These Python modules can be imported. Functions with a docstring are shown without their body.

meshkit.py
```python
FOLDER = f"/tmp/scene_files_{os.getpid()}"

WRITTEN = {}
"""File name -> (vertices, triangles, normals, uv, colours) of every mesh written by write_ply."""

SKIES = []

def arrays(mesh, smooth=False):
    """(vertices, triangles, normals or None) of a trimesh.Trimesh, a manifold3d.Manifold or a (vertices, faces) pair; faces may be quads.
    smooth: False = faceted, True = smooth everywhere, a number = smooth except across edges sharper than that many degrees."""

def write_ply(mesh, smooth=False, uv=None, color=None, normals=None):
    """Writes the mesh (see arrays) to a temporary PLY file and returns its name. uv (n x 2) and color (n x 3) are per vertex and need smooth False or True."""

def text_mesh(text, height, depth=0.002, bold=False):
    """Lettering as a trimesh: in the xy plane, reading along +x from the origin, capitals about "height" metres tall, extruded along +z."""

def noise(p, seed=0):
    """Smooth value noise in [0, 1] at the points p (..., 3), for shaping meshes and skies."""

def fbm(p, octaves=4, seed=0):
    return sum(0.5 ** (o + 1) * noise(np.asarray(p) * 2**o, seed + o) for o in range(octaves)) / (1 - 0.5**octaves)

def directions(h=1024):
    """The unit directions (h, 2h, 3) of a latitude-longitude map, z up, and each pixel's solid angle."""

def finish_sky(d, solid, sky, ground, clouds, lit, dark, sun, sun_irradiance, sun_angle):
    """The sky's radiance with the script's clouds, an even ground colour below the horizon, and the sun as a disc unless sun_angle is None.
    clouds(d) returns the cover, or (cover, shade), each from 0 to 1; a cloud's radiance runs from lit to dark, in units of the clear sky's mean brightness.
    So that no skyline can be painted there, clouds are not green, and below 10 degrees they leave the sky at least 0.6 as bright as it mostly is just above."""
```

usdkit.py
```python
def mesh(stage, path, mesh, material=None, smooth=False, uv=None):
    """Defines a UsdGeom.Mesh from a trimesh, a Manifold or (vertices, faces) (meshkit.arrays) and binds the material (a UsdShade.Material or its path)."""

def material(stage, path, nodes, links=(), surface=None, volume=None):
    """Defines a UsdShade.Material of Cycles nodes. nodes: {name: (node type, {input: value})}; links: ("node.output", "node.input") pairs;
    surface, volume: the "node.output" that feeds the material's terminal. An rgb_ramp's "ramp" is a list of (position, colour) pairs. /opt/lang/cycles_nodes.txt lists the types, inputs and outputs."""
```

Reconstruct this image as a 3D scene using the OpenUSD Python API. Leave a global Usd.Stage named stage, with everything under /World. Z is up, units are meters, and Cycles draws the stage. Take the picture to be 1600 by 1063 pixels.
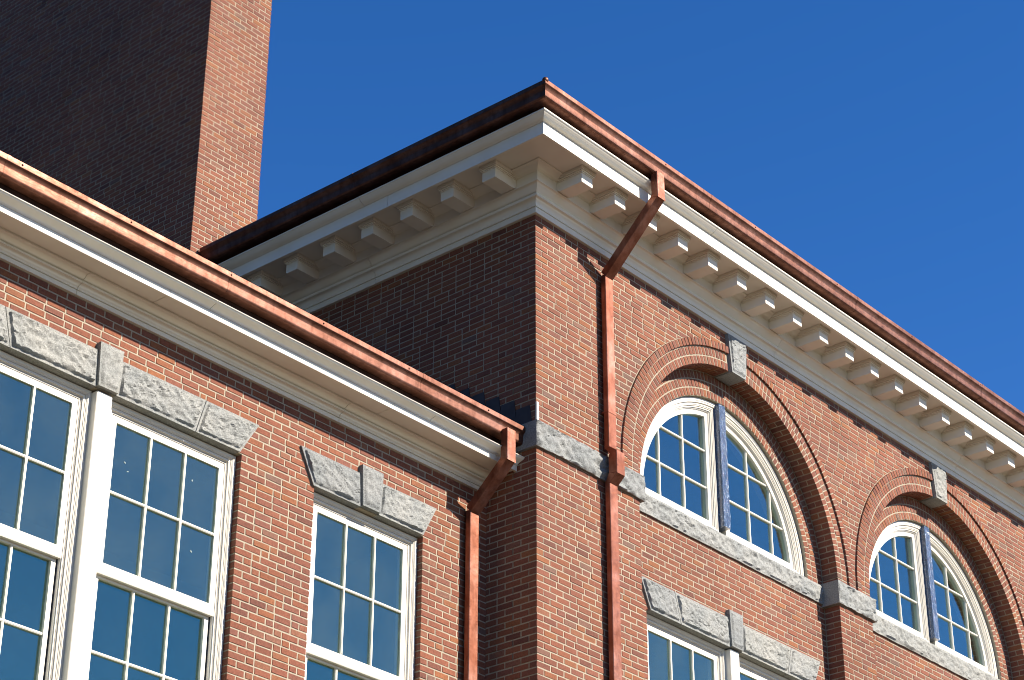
import math, random
import numpy as np
import trimesh, usdkit, meshkit
from shapely.geometry import Polygon, Point, box as sbox, LineString, MultiPolygon
from shapely.ops import unary_union, triangulate
from shapely import affinity
from pxr import Usd, UsdGeom, UsdLux, UsdShade, Gf, Sdf, Vt

stage = Usd.Stage.CreateInMemory()
UsdGeom.SetStageUpAxis(stage, UsdGeom.Tokens.z)
UsdGeom.SetStageMetersPerUnit(stage, 1.0)
UsdGeom.Xform.Define(stage, '/World')
UsdGeom.Scope.Define(stage, '/World/Looks')
RNG = np.random.default_rng(7)

# ------------------------------------------------------------------ camera, sky, sun, exposure
CAM = np.array([-15.0414, -12.5050, -12.2081])
YAW, PITCH, ROLL, FPX = 0.864737, 0.500267, 0.001987, 3407.29
cyw, syw, cp, sp = math.cos(YAW), math.sin(YAW), math.cos(PITCH), math.sin(PITCH)
FWD = np.array([syw * cp, cyw * cp, sp])
RGT0 = np.array([cyw, -syw, 0.0])
UP0 = np.cross(RGT0, FWD)
RGT = math.cos(ROLL) * RGT0 + math.sin(ROLL) * UP0
UPV = -math.sin(ROLL) * RGT0 + math.cos(ROLL) * UP0
cam = UsdGeom.Camera.Define(stage, '/World/Camera')
m = Gf.Matrix4d(1.0)
for i, a in enumerate((RGT, UPV, -FWD)):
    m.SetRow(i, Gf.Vec4d(*map(float, a), 0.0))
m.SetRow(3, Gf.Vec4d(*map(float, CAM), 1.0))
cam.AddTransformOp().Set(m)
cam.CreateHorizontalApertureAttr(36.0)
cam.CreateVerticalApertureAttr(36.0 * 680 / 1024)
cam.CreateFocalLengthAttr(FPX / 1600 * 36.0)
cam.CreateClippingRangeAttr(Gf.Vec2f(0.1, 5000))
cam.CreateExposureAttr(1.30)

SUN = np.array([0.417, -1.0, 0.777]); SUN /= np.linalg.norm(SUN)
SKY_STRENGTH = 0.082
dome = UsdLux.DomeLight.Define(stage, '/World/sky')
usdkit.material(stage, '/World/Looks/sky_look',
    {'s': ('sky_texture', {'sky_type': 'single_scattering', 'sun_disc': False, 'sun_elevation': math.asin(SUN[2]),
                           'sun_rotation': math.atan2(SUN[0], SUN[1]), 'altitude': 1500.0, 'air_density': 0.9, 'aerosol_density': 0.05, 'ozone_density': 2.5}),
     'h': ('hsv', {'saturation': 1.31, 'hue': 0.509}), 'b': ('background_shader', {'strength': SKY_STRENGTH})}, [('s.color', 'h.color'), ('h.color', 'b.color')], surface='b.background')
UsdShade.MaterialBindingAPI.Apply(dome.GetPrim()).Bind(UsdShade.Material.Get(stage, '/World/Looks/sky_look'))
dome.GetPrim().SetCustomDataByKey('label', 'deep clear blue sky'); dome.GetPrim().SetCustomDataByKey('category', 'sky')
dome.GetPrim().SetCustomDataByKey('kind', 'structure')
sun = UsdLux.DistantLight.Define(stage, '/World/sun_light')
sun.CreateIntensityAttr(1.25); sun.CreateAngleAttr(0.5); sun.CreateNormalizeAttr(True); sun.CreateColorAttr(Gf.Vec3f(1.0, 0.93, 0.82))
zx = np.cross([0, 0, 1.0], SUN); zx /= np.linalg.norm(zx); zy = np.cross(SUN, zx)
m = Gf.Matrix4d(1.0)
for i, a in enumerate((zx, zy, SUN)):
    m.SetRow(i, Gf.Vec4d(*map(float, a), 0.0))
sun.AddTransformOp().Set(m)

def project(p):
    q = np.asarray(p, float) - CAM
    z = q @ FWD
    return np.stack([800 + FPX * (q @ RGT) / z, 531.5 - FPX * (q @ UPV) / z], -1)

# ------------------------------------------------------------------ materials
L = '/World/Looks/'
def mat(name, nodes, links, surface, volume=None):
    return usdkit.material(stage, L + name, nodes, links, surface=surface, volume=volume)

BRICK_RAMP = [(0, (.20, .072, .056)), (.06, (.245, .084, .062)), (.16, (.285, .094, .064)), (.38, (.33, .105, .068)), (.52, (.275, .100, .078)),
              (.64, (.34, .112, .066)), (.76, (.30, .094, .062)), (.86, (.37, .128, .062)), (.94, (.31, .125, .090)), (1, (.235, .125, .105))]
def brick_mat(name, ramp, gain, tint=(.99, 1.06, .94)):
    mat(name,
    {'a': ('attribute', {'attribute': 'tone'}), 'r': ('rgb_ramp', {'ramp': [(p, tuple(gain * x * k for x, k in zip(c, tint))) for p, c in ramp]}),
     'g': ('geometry', {}), 'n': ('noise_texture', {'scale': 55.0, 'detail': 4.0, 'roughness': .65}),
     'nr': ('map_range', {'from_min': .3, 'from_max': .72, 'to_min': .72, 'to_max': 1.22}),
     'hv': ('hsv', {}), 'n2': ('noise_texture', {'scale': .8, 'detail': 5.0, 'roughness': .6}), 'nr2': ('map_range', {'from_min': .3, 'from_max': .7, 'to_min': .82, 'to_max': 1.14}),
     'mm': ('math', {'math_type': 'multiply'}),
     'n3': ('noise_texture', {'scale': 240.0, 'detail': 3.0, 'roughness': .7}), 'bp': ('bump', {'strength': .55, 'distance': .004}),
     'p': ('principled_bsdf', {'roughness': .88, 'specular_ior_level': .25})},
    [('g.position', 'n.vector'), ('g.position', 'n2.vector'), ('g.position', 'n3.vector'), ('a.fac', 'r.fac'), ('r.color', 'hv.color'), ('n.fac', 'nr.value'),
     ('n2.fac', 'nr2.value'), ('nr.result', 'mm.value1'), ('nr2.result', 'mm.value2'), ('mm.value', 'hv.value'), ('hv.color', 'p.base_color'),
     ('n3.fac', 'bp.height'), ('bp.normal', 'p.normal')], 'p.BSDF')
brick_mat('brick', BRICK_RAMP, 0.565)
mat('mortar',
    {'g': ('geometry', {}), 'n': ('noise_texture', {'scale': 60.0, 'detail': 4.0}), 'r': ('rgb_ramp', {'ramp': [(.3, (.255, .213, .158)), (.7, (.335, .285, .213))]}),
     'n3': ('noise_texture', {'scale': 300.0, 'detail': 2.0}), 'bp': ('bump', {'strength': .5, 'distance': .003}), 'p': ('principled_bsdf', {'roughness': .95, 'specular_ior_level': .15})},
    [('g.position', 'n.vector'), ('n.fac', 'r.fac'), ('r.color', 'p.base_color'), ('g.position', 'n3.vector'), ('n3.fac', 'bp.height'), ('bp.normal', 'p.normal')], 'p.BSDF')
mat('granite',
    {'g': ('geometry', {}), 'n': ('noise_texture', {'scale': 75.0, 'detail': 5.0, 'roughness': .75}),
     'r': ('rgb_ramp', {'ramp': [(.24, (.07, .07, .069)), (.40, (.185, .183, .175)), (.55, (.265, .260, .249)), (.72, (.39, .382, .364))]}),
     'oi': ('object_info', {}), 'ro': ('rgb_ramp', {'ramp': [(0, (.84, .86, .88)), (.35, (.98, .99, .99)), (.65, (1.05, 1.04, 1.0)), (1, (.93, .96, 1.0))]}), 'mo': ('mix', {'mix_type': 'multiply', 'fac': 1.0}),
     'n2': ('noise_texture', {'scale': 3.5, 'detail': 4.0}), 'r2': ('rgb_ramp', {'ramp': [(.35, (.86, .88, .88)), (.62, (1.04, 1.03, 1.0))]}), 'mx': ('mix', {'mix_type': 'multiply', 'fac': 1.0}),
     'n3': ('noise_texture', {'scale': 90.0, 'detail': 4.0, 'roughness': .7}), 'bp': ('bump', {'strength': .9, 'distance': .012}), 'p': ('principled_bsdf', {'roughness': .8, 'specular_ior_level': .3})},
    [('g.position', 'n.vector'), ('g.position', 'n2.vector'), ('g.position', 'n3.vector'), ('n.fac', 'r.fac'), ('n2.fac', 'r2.fac'), ('r.color', 'mx.color1'), ('r2.color', 'mx.color2'),
     ('oi.random', 'ro.fac'), ('mx.color', 'mo.color1'), ('ro.color', 'mo.color2'), ('mo.color', 'p.base_color'), ('n3.fac', 'bp.height'), ('bp.normal', 'p.normal')], 'p.BSDF')
mat('white_paint',
    {'g': ('geometry', {}), 'n': ('noise_texture', {'scale': 2.3, 'detail': 5.0, 'roughness': .6}), 'r': ('rgb_ramp', {'ramp': [(.3, (.63, .58, .49)), (.65, (.68, .635, .545))]}),
     'n3': ('noise_texture', {'scale': 35.0, 'detail': 2.0}), 'bp': ('bump', {'strength': .15, 'distance': .003}), 'p': ('principled_bsdf', {'roughness': .45})},
    [('g.position', 'n.vector'), ('n.fac', 'r.fac'), ('r.color', 'p.base_color'), ('g.position', 'n3.vector'), ('n3.fac', 'bp.height'), ('bp.normal', 'p.normal')], 'p.BSDF')
mat('window_white',
    {'g': ('geometry', {}), 'n': ('noise_texture', {'scale': 6.0, 'detail': 4.0}), 'r': ('rgb_ramp', {'ramp': [(.3, (.61, .565, .485)), (.65, (.66, .615, .535))]}), 'p': ('principled_bsdf', {'roughness': .35})},
    [('g.position', 'n.vector'), ('n.fac', 'r.fac'), ('r.color', 'p.base_color')], 'p.BSDF')
def copper(name, c0, c1, c2, rough):
    mat(name,
    {'g': ('geometry', {}), 'n': ('noise_texture', {'scale': 2.6, 'detail': 6.0, 'roughness': .68}), 'r': ('rgb_ramp', {'ramp': [(.30, c0), (.5, c1), (.68, c2)]}),
     'mp': ('mapping', {'scale': (6.0, 6.0, 45.0)}), 'n2': ('noise_texture', {'scale': 3.0, 'detail': 3.0}), 'rr': ('map_range', {'from_min': .3, 'from_max': .7, 'to_min': rough - .1, 'to_max': rough + .12}),
     'n3': ('noise_texture', {'scale': 8.0, 'detail': 2.0}), 'bp': ('bump', {'strength': .25, 'distance': .01}), 'p': ('principled_bsdf', {'metallic': .96}),
     'mp2': ('mapping', {'scale': (4.5, 4.5, 1.8)}), 'n4': ('noise_texture', {'scale': 3.0, 'detail': 6.0, 'roughness': .7}), 'r4': ('rgb_ramp', {'ramp': [(.34, (.70, .66, .64)), (.52, (1, 1, 1)), (.70, (1.12, 1.13, 1.14))]}), 'mx': ('mix', {'mix_type': 'multiply', 'fac': 1.0})},
    [('g.position', 'n.vector'), ('g.position', 'mp.vector'), ('mp.vector', 'n2.vector'), ('n.fac', 'r.fac'), ('r.color', 'mx.color1'), ('g.position', 'mp2.vector'), ('mp2.vector', 'n4.vector'), ('n4.fac', 'r4.fac'), ('r4.color', 'mx.color2'), ('mx.color', 'p.base_color'), ('n2.fac', 'rr.value'), ('rr.result', 'p.roughness'),
     ('g.position', 'n3.vector'), ('n3.fac', 'bp.height'), ('bp.normal', 'p.normal')], 'p.BSDF')
copper('copper', (.105, .042, .026), (.165, .074, .050), (.225, .115, .086), .50)
copper('copper_pipe', (.165, .052, .026), (.25, .100, .064), (.34, .178, .135), .44)
copper('shadow_copper', (.030, .016, .012), (.05, .026, .018), (.08, .04, .028), .6)  # near-black colour stands in for the shadow gap under the gutters
mat('dark_metal', {'g': ('geometry', {}), 'n': ('noise_texture', {'scale': 9.0, 'detail': 4.0}), 'r': ('rgb_ramp', {'ramp': [(.3, (.020, .017, .018)), (.7, (.040, .034, .034))]}), 'p': ('principled_bsdf', {'roughness': .6})},
    [('g.position', 'n.vector'), ('n.fac', 'r.fac'), ('r.color', 'p.base_color')], 'p.BSDF')
mat('roof_slate', {'g': ('geometry', {}), 'n': ('brick_texture', {'scale': 1.0, 'brick_width': .3, 'row_height': .2, 'mortar_size': .006, 'color1': (.022, .022, .025), 'color2': (.035, .034, .036), 'mortar': (.02, .02, .02)}), 'p': ('principled_bsdf', {'roughness': .7})},
    [('g.position', 'n.vector'), ('n.color', 'p.base_color')], 'p.BSDF')
def glass(name, film, tint):
    mat(name, {'f': ('layer_weight', {'blend': .5}), 'pw': ('math', {'math_type': 'power', 'value2': 4.0}), 'ma': ('math', {'math_type': 'multiply_add', 'value2': .8, 'value3': .19, 'use_clamp': True}),
              't': ('transparent_bsdf', {'color': (.90, .95, .95)}), 'gl': ('glossy_bsdf', {'color': tint, 'roughness': 0.0, 'distribution': 'ggx'}), 'mx': ('mix_closure', {}),
              'g': ('geometry', {}), 'n': ('noise_texture', {'scale': 1.6, 'detail': 1.0}), 'bp': ('bump', {'strength': .07, 'distance': .02}),
              'd': ('diffuse_bsdf', {'color': (.34, .36, .22)}), 'n2': ('noise_texture', {'scale': 2.2, 'detail': 4.0}), 'r2': ('map_range', {'from_min': .3, 'from_max': .7, 'to_min': film * .55, 'to_max': film * 1.4}), 'm2': ('mix_closure', {})},
    [('f.facing', 'pw.value1'), ('pw.value', 'ma.value1'), ('ma.value', 'mx.fac'), ('t.BSDF', 'mx.closure1'), ('gl.BSDF', 'mx.closure2'), ('g.position', 'n.vector'), ('n.fac', 'bp.height'), ('bp.normal', 'gl.normal'),
     ('g.position', 'n2.vector'), ('n2.fac', 'r2.value'), ('r2.result', 'm2.fac'), ('mx.closure', 'm2.closure1'), ('d.BSDF', 'm2.closure2')], 'm2.closure')
glass('glass', .006, (.78, .97, .86))
glass('dusty_glass', .024, (.64, .88, .68))
glass('dark_glass', .006, (.62, .88, .66))
def plain(name, c, rough, **kw):
    mat(name, {'g': ('geometry', {}), 'n': ('noise_texture', {'scale': kw.pop('scale', 5.0), 'detail': 4.0}),
               'r': ('rgb_ramp', {'ramp': [(.3, tuple(.85 * x for x in c)), (.7, tuple(min(1, 1.12 * x) for x in c))]}), 'p': ('principled_bsdf', {'roughness': rough, **kw})},
        [('g.position', 'n.vector'), ('n.fac', 'r.fac'), ('r.color', 'p.base_color')], 'p.BSDF')
plain('interior', (.09, .088, .075), .9)
plain('shade_cloth', (.042, .040, .018), .9)
plain('track_black', (.02, .02, .022), .6)
plain('fleck', (.17, .21, .19), .6)
plain('ground_look', (.080, .058, .036), .95, scale=.4)
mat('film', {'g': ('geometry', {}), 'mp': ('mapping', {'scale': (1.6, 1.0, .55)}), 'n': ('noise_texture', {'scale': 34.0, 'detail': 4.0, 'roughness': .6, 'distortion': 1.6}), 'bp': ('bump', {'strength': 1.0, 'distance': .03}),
             'r': ('rgb_ramp', {'ramp': [(.36, (.030, .045, .085)), (.55, (.075, .115, .19)), (.63, (.14, .19, .28)), (.70, (.5, .55, .6))]}),  # palest stop paints highlights on the crinkles into the colour
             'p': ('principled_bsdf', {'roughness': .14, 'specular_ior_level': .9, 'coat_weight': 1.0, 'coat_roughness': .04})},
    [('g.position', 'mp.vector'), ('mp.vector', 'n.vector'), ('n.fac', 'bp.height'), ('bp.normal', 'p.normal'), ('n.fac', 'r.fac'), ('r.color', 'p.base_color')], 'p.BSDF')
mat('far_brick', {'g': ('geometry', {}), 'sx': ('separate_xyz', {}), 'ad': ('math', {'math_type': 'add'}), 'cx': ('combine_xyz', {}),
                  'n': ('brick_texture', {'scale': 1.0, 'brick_width': .2032, 'row_height': .068, 'mortar_size': .005, 'color1': (.165, .055, .034), 'color2': (.13, .044, .03), 'mortar': (.28, .235, .175)}), 'p': ('principled_bsdf', {'roughness': .9})},
    [('g.position', 'sx.vector'), ('sx.x', 'ad.value1'), ('sx.y', 'ad.value2'), ('ad.value', 'cx.x'), ('sx.z', 'cx.y'), ('cx.vector', 'n.vector'), ('n.color', 'p.base_color')], 'p.BSDF')

# ------------------------------------------------------------------ object helpers
COUNT = {}
def path_for(parent, name):
    base = str(parent.GetPath()) if parent is not None else '/World'
    k = (base, name); n = COUNT.get(k, 0); COUNT[k] = n + 1
    return f'{base}/{name}' if n == 0 else f'{base}/{name}_{n:03d}'
def tag(p, label=None, cat=None, group=None, kind=None):
    for k, v in (('label', label), ('category', cat), ('group', group), ('kind', kind)):
        if v: p.SetCustomDataByKey(k, v)
    return p
def thing(name, label=None, cat=None, loc=None, parent=None):
    x = UsdGeom.Xform.Define(stage, path_for(parent, name))
    return tag(x.GetPrim(), label, cat)
def obj(name, mesh, look, parent=None, smooth=False, tone=None, label=None, kind=None):
    g = usdkit.mesh(stage, path_for(parent, name), mesh, L + look, smooth=smooth)
    if tone is not None:
        UsdGeom.PrimvarsAPI(g).CreatePrimvar('tone', Sdf.ValueTypeNames.FloatArray, UsdGeom.Tokens.vertex).Set(Vt.FloatArray.FromNumpy(np.asarray(tone, np.float32)))
    return tag(g.GetPrim(), label, kind=kind)

class MB:
    def __init__(s): s.v, s.f, s.n = [], [], 0
    def add(s, v, f):
        v = np.asarray(v, float); s.v.append(v); s.f.append(np.asarray(f, int) + s.n); s.n += len(v); return s
    def mesh(s, m): return s.add(m.vertices, m.faces)
    def box(s, x0, x1, y0, y1, z0, z1, b=.0025):
        b = min(b, .3 * min(x1 - x0, y1 - y0, z1 - z0))
        lo, hi = np.array([x0, y0, z0]), np.array([x1, y1, z1]); pts = []
        for sx in (0, 1):
            for sy in (0, 1):
                for sz in (0, 1):
                    c = np.where([sx, sy, sz], hi, lo); d = np.where([sx, sy, sz], -b, b)
                    for k in range(3):
                        q = c + d; q[k] = c[k]; pts.append(q)
        return s.mesh(trimesh.Trimesh(pts).convex_hull)
    def slab(s, poly, y0, y1):
        """polygon in (x, z) extruded from y0 to y1"""
        for g in (poly.geoms if hasattr(poly, 'geoms') else [poly]):
            if g.geom_type != 'Polygon' or g.area < 1e-7: continue
            m = trimesh.creation.extrude_polygon(g, y1 - y0, engine='earcut')
            v = np.array(m.vertices); v2 = np.stack([v[:, 0], y1 - v[:, 2], v[:, 1]], 1)
            s.add(v2, m.faces)
        return s
    def slab_x(s, poly, x0, x1):
        """polygon in (y, z) extruded from x0 to x1"""
        for g in (poly.geoms if hasattr(poly, 'geoms') else [poly]):
            m = trimesh.creation.extrude_polygon(g, x1 - x0, engine='earcut')
            v = np.array(m.vertices); s.add(np.stack([x0 + v[:, 2], v[:, 0], v[:, 1]], 1), m.faces)
        return s
    def hull_x(s, pts, x0, x1, b=.005):
        """convex polygon in (y, z), extruded along x with chamfered edges"""
        P = Polygon(pts).convex_hull; Q = P.buffer(-b, join_style=2)
        p, q = np.array(P.exterior.coords)[:-1], np.array(Q.exterior.coords)[:-1]
        r = []
        for x, c in ((x0, q), (x0 + b, p), (x1 - b, p), (x1, q)):
            r += [(x, *t) for t in c]
        return s.mesh(trimesh.Trimesh(r).convex_hull)
    @property
    def m(s): return np.vstack(s.v), np.vstack(s.f)

def sweep(profile, path):
    """closed profile of (e, z); path(e) gives the plan points for offset e; capped at both ends"""
    P = [np.array([(x, y, z) for x, y in path(e)]) for e, z in profile]
    n, k = len(P), len(P[0])
    v = np.array(P).reshape(-1, 3); f = []
    for i in range(n):
        j = (i + 1) % n
        for t in range(k - 1):
            a, b, c, d = i * k + t, i * k + t + 1, j * k + t + 1, j * k + t
            f += [(a, b, c), (a, c, d)]
    pol = Polygon(profile)
    tv, tf = trimesh.creation.triangulate_polygon(pol, engine='earcut')
    for end in (0, k - 1):
        base = len(v)
        pts = [[*path(e)[end], z] for e, z in tv]
        v = np.vstack([v, pts])
        f += [(base + a, base + b, base + c) if end else (base + a, base + c, base + b) for a, b, c in tf]
    m = trimesh.Trimesh(v, f, process=False)
    trimesh.repair.fix_normals(m)
    return np.array(m.vertices), np.array(m.faces)
def cyma(a, b, n=7, rev=False):
    n = 12
    """S-curve from a to b in (e, z)"""
    t = np.linspace(0, 1, n); s = .5 - .5 * np.cos(np.pi * t)
    e, z = (s, t) if not rev else (t, s)
    return [(a[0] + (b[0] - a[0]) * x, a[1] + (b[1] - a[1]) * y) for x, y in zip(e, z)]
def cavetto(a, b, n=10):
    t = np.linspace(0, np.pi / 2, n)
    return [(a[0] + (b[0] - a[0]) * (1 - np.cos(x)), a[1] + (b[1] - a[1]) * np.sin(x)) for x in t]

# ------------------------------------------------------------------ bricks
C, M, J = .068, .2032, .0148
BRICKS = []      # (thing, parent prim, mesh arrays, tone, apparent size)
def brick(parent, owner, poly, frame, depth, tone=None, bevel=.0026):
    """a brick whose face is the polygon (u, v), counter-clockwise; frame = (origin, u, v, outward normal)"""
    o, u, v, nn = frame
    p = np.asarray(poly, float); n = len(p); c = p.mean(0)
    p = p + RNG.normal(0, .0009, p.shape)
    q = p + (c - p) * (bevel / np.maximum(np.linalg.norm(c - p, axis=1, keepdims=True), .02)) * 1.3
    d = RNG.normal(0, .0011) + RNG.normal(0, .0006, n)
    W = lambda a, h: o + np.outer(a[:, 0], u) + np.outer(a[:, 1], v) + np.outer(h * np.ones(n), nn)
    verts = np.vstack([W(q, d), W(p, d - .0028), W(p, -depth)])
    f = [(0, i, i + 1) for i in range(1, n - 1)] if n == 4 else []
    if n != 4:
        verts = np.vstack([verts, verts[:n].mean(0)]); f = [(3 * n, i, (i + 1) % n) for i in range(n)]
    for k in (0, n):
        for i in range(n):
            j = (i + 1) % n
            f += [(k + i, k + n + i, k + n + j), (k + i, k + n + j, k + j)]
    t = RNG.beta(1.25, 1.25) if tone is None else tone
    s = project(verts[:n]); x, y = s.T
    area = .5 * abs(np.dot(x, np.roll(y, 1)) - np.dot(y, np.roll(x, 1)))
    inside = (0 < x.mean() < 1600) and (0 < y.mean() < 1063)
    BRICKS.append((owner, parent, verts, np.array(f), t, area if inside else 0))

def fill(a, b, par, par_end=None):
    par_end = par if par_end is None else par_end
    Ln = b - a
    if Ln < 1.35 * M: return [Ln] if Ln < M * 1.06 else [Ln - M / 2, M / 2] if par else [M / 2, Ln - M / 2]
    st, en = (M / 2 if par else M), (M / 2 if par_end else M)
    mid = Ln - st - en
    if mid < 0: return [Ln / 2, Ln / 2]
    n = int(mid // M); rem = mid - n * M
    if n and (rem < .028 or (rem < .05 and n > 5)): return [st] + [mid / n] * n + [en]
    if rem > M - .022: return [st] + [mid / (n + 1)] * (n + 1) + [en]
    if n == 0: return [st, mid, en]
    parts = [M] * n
    if rem < .07: rem2 = rem + M; parts = [M] * (n - 1); pieces = [rem2 / 2, rem2 / 2]
    else: pieces = [rem]
    for x in pieces: parts.insert(int(RNG.integers(0, len(parts) + 1)), x)
    return [st] + parts + [en]

def lay(parent, owner, frame, region, vtop, vbot, depth=.0965, par0=0, corner_start=None, deep=None, tone=None):
    """running bond over the shapely region in (u, v). corner_start: 'left'/'right' = wall corner where every other course starts half a brick in"""
    u0, _, u1, _ = region.bounds
    i = -1
    while True:
        i += 1
        z1 = vtop - i * C; z0 = z1 - C
        if z0 < vbot - 1e-6: break
        par = (i + par0) % 2
        rowp = sbox(u0 - 1, z0, u1 + 1, z1).intersection(region)
        for g in (rowp.geoms if hasattr(rowp, 'geoms') else [rowp]):
            if g.geom_type != 'Polygon' or g.area < 4e-4: continue
            a, _, b, _ = g.bounds
            if corner_start == 'left' and abs(a - u0) < 1e-4 and par: a += M / 2
            if corner_start == 'right' and abs(b - u1) < 1e-4 and par: b -= M / 2
            pp, pe = par, par
            if corner_start == 'left' and abs(g.bounds[0] - u0) < 1e-4: pp = 0 if not par else 0
            if corner_start == 'right' and abs(g.bounds[2] - u1) < 1e-4: pe = 0
            if corner_start == 'left' and abs(g.bounds[0] - u0) < 1e-4 and par: pp = 0
            x = a
            first, last = g.bounds[0], g.bounds[2]
            lens = fill(a, b, pp, pe)
            for k, ln in enumerate(lens):
                l0 = x + (0 if (k == 0 and abs(x - first) < 1e-4) else J / 2)
                l1 = x + ln - (0 if (k == len(lens) - 1 and abs(x + ln - last) < 1e-4) else J / 2)
                x += ln
                r = sbox(l0, z0 + J / 2, l1, z1 - J / 2)
                if not region.contains(r.buffer(-.002)):
                    r = r.intersection(region.buffer(-.0)).buffer(0)
                    if r.is_empty: continue
                    if hasattr(r, 'geoms'): r = max(r.geoms, key=lambda t: t.area)
                    if r.geom_type != 'Polygon' or r.area < 2.5e-4: continue
                    r = r.simplify(.004)
                    co = np.array(r.exterior.coords)[:-1]
                    if not r.exterior.is_ccw: co = co[::-1]
                else:
                    co = np.array([(l0, z0 + J / 2), (l1, z0 + J / 2), (l1, z1 - J / 2), (l0, z1 - J / 2)])
                dd = depth
                if deep and par and any(abs(l0 - t) < .004 or abs(l1 - t) < .004 for t, zz in deep): dd = max(z for t, z in deep)
                brick(parent, owner, co, frame, dd, tone)

FR = lambda y: (np.array([0, y, 0.0]), np.array([1.0, 0, 0]), np.array([0, 0, 1.0]), np.array([0, -1.0, 0]))   # front-facing
SD = lambda x: (np.array([x, 0, 0.0]), np.array([0, -1.0, 0]), np.array([0, 0, 1.0]), np.array([-1.0, 0, 0]))  # left-facing (u = -y)

def ring(parent, owner, cx, cz, r0, r1, y, depth, n, deep=None, skip=0.0, t0=0.0, t1=math.pi, phase=0):
    """an arch ring of brick-on-edge; deep: full depth for every other brick; skip: half-angle left out for the keystone"""
    step = (t1 - t0) / n; fr = FR(y)
    for k in range(n):
        a0, a1 = t0 + k * step, t0 + (k + 1) * step
        tm = (a0 + a1) / 2
        if abs(tm - math.pi / 2) < skip: continue
        g0, g1 = J / 2 / r0, J / 2 / r1
        pts = [(cx + r * math.cos(t), cz + r * math.sin(t)) for r, t in ((r0, a0 + g0), (r1, a0 + g1), (r1, a1 - g1), (r0, a1 - g0))]
        brick(parent, owner, pts, fr, depth if not deep or (k + phase) % 2 else deep)
        if deep and (k + phase) % 2:
            brick(parent, owner, pts, FR(y + depth + J), deep - depth - J)

def flush_bricks():
    """the 300 bricks of a thing that show largest are parts; the rest of each wall is one mesh"""
    by = {}
    for b in BRICKS: by.setdefault(b[0], []).append(b)
    for owner, lst in by.items():
        lst.sort(key=lambda b: -b[5])
        for b in lst[:300]:
            obj('brick', (b[2], b[3]), 'brick', b[1], tone=np.full(len(b[2]), b[4]))
        rest = {}
        for b in lst[300:]: rest.setdefault(str(b[1].GetPath()), []).append(b)
        for pth, bs in rest.items():
            mb = MB(); tones = []
            for b in bs: mb.add(b[2], b[3]); tones.append(np.full(len(b[2]), b[4]))
            obj('brickwork', mb.m, 'brick', stage.GetPrimAtPath(pth), tone=np.concatenate(tones), kind='stuff')

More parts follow.
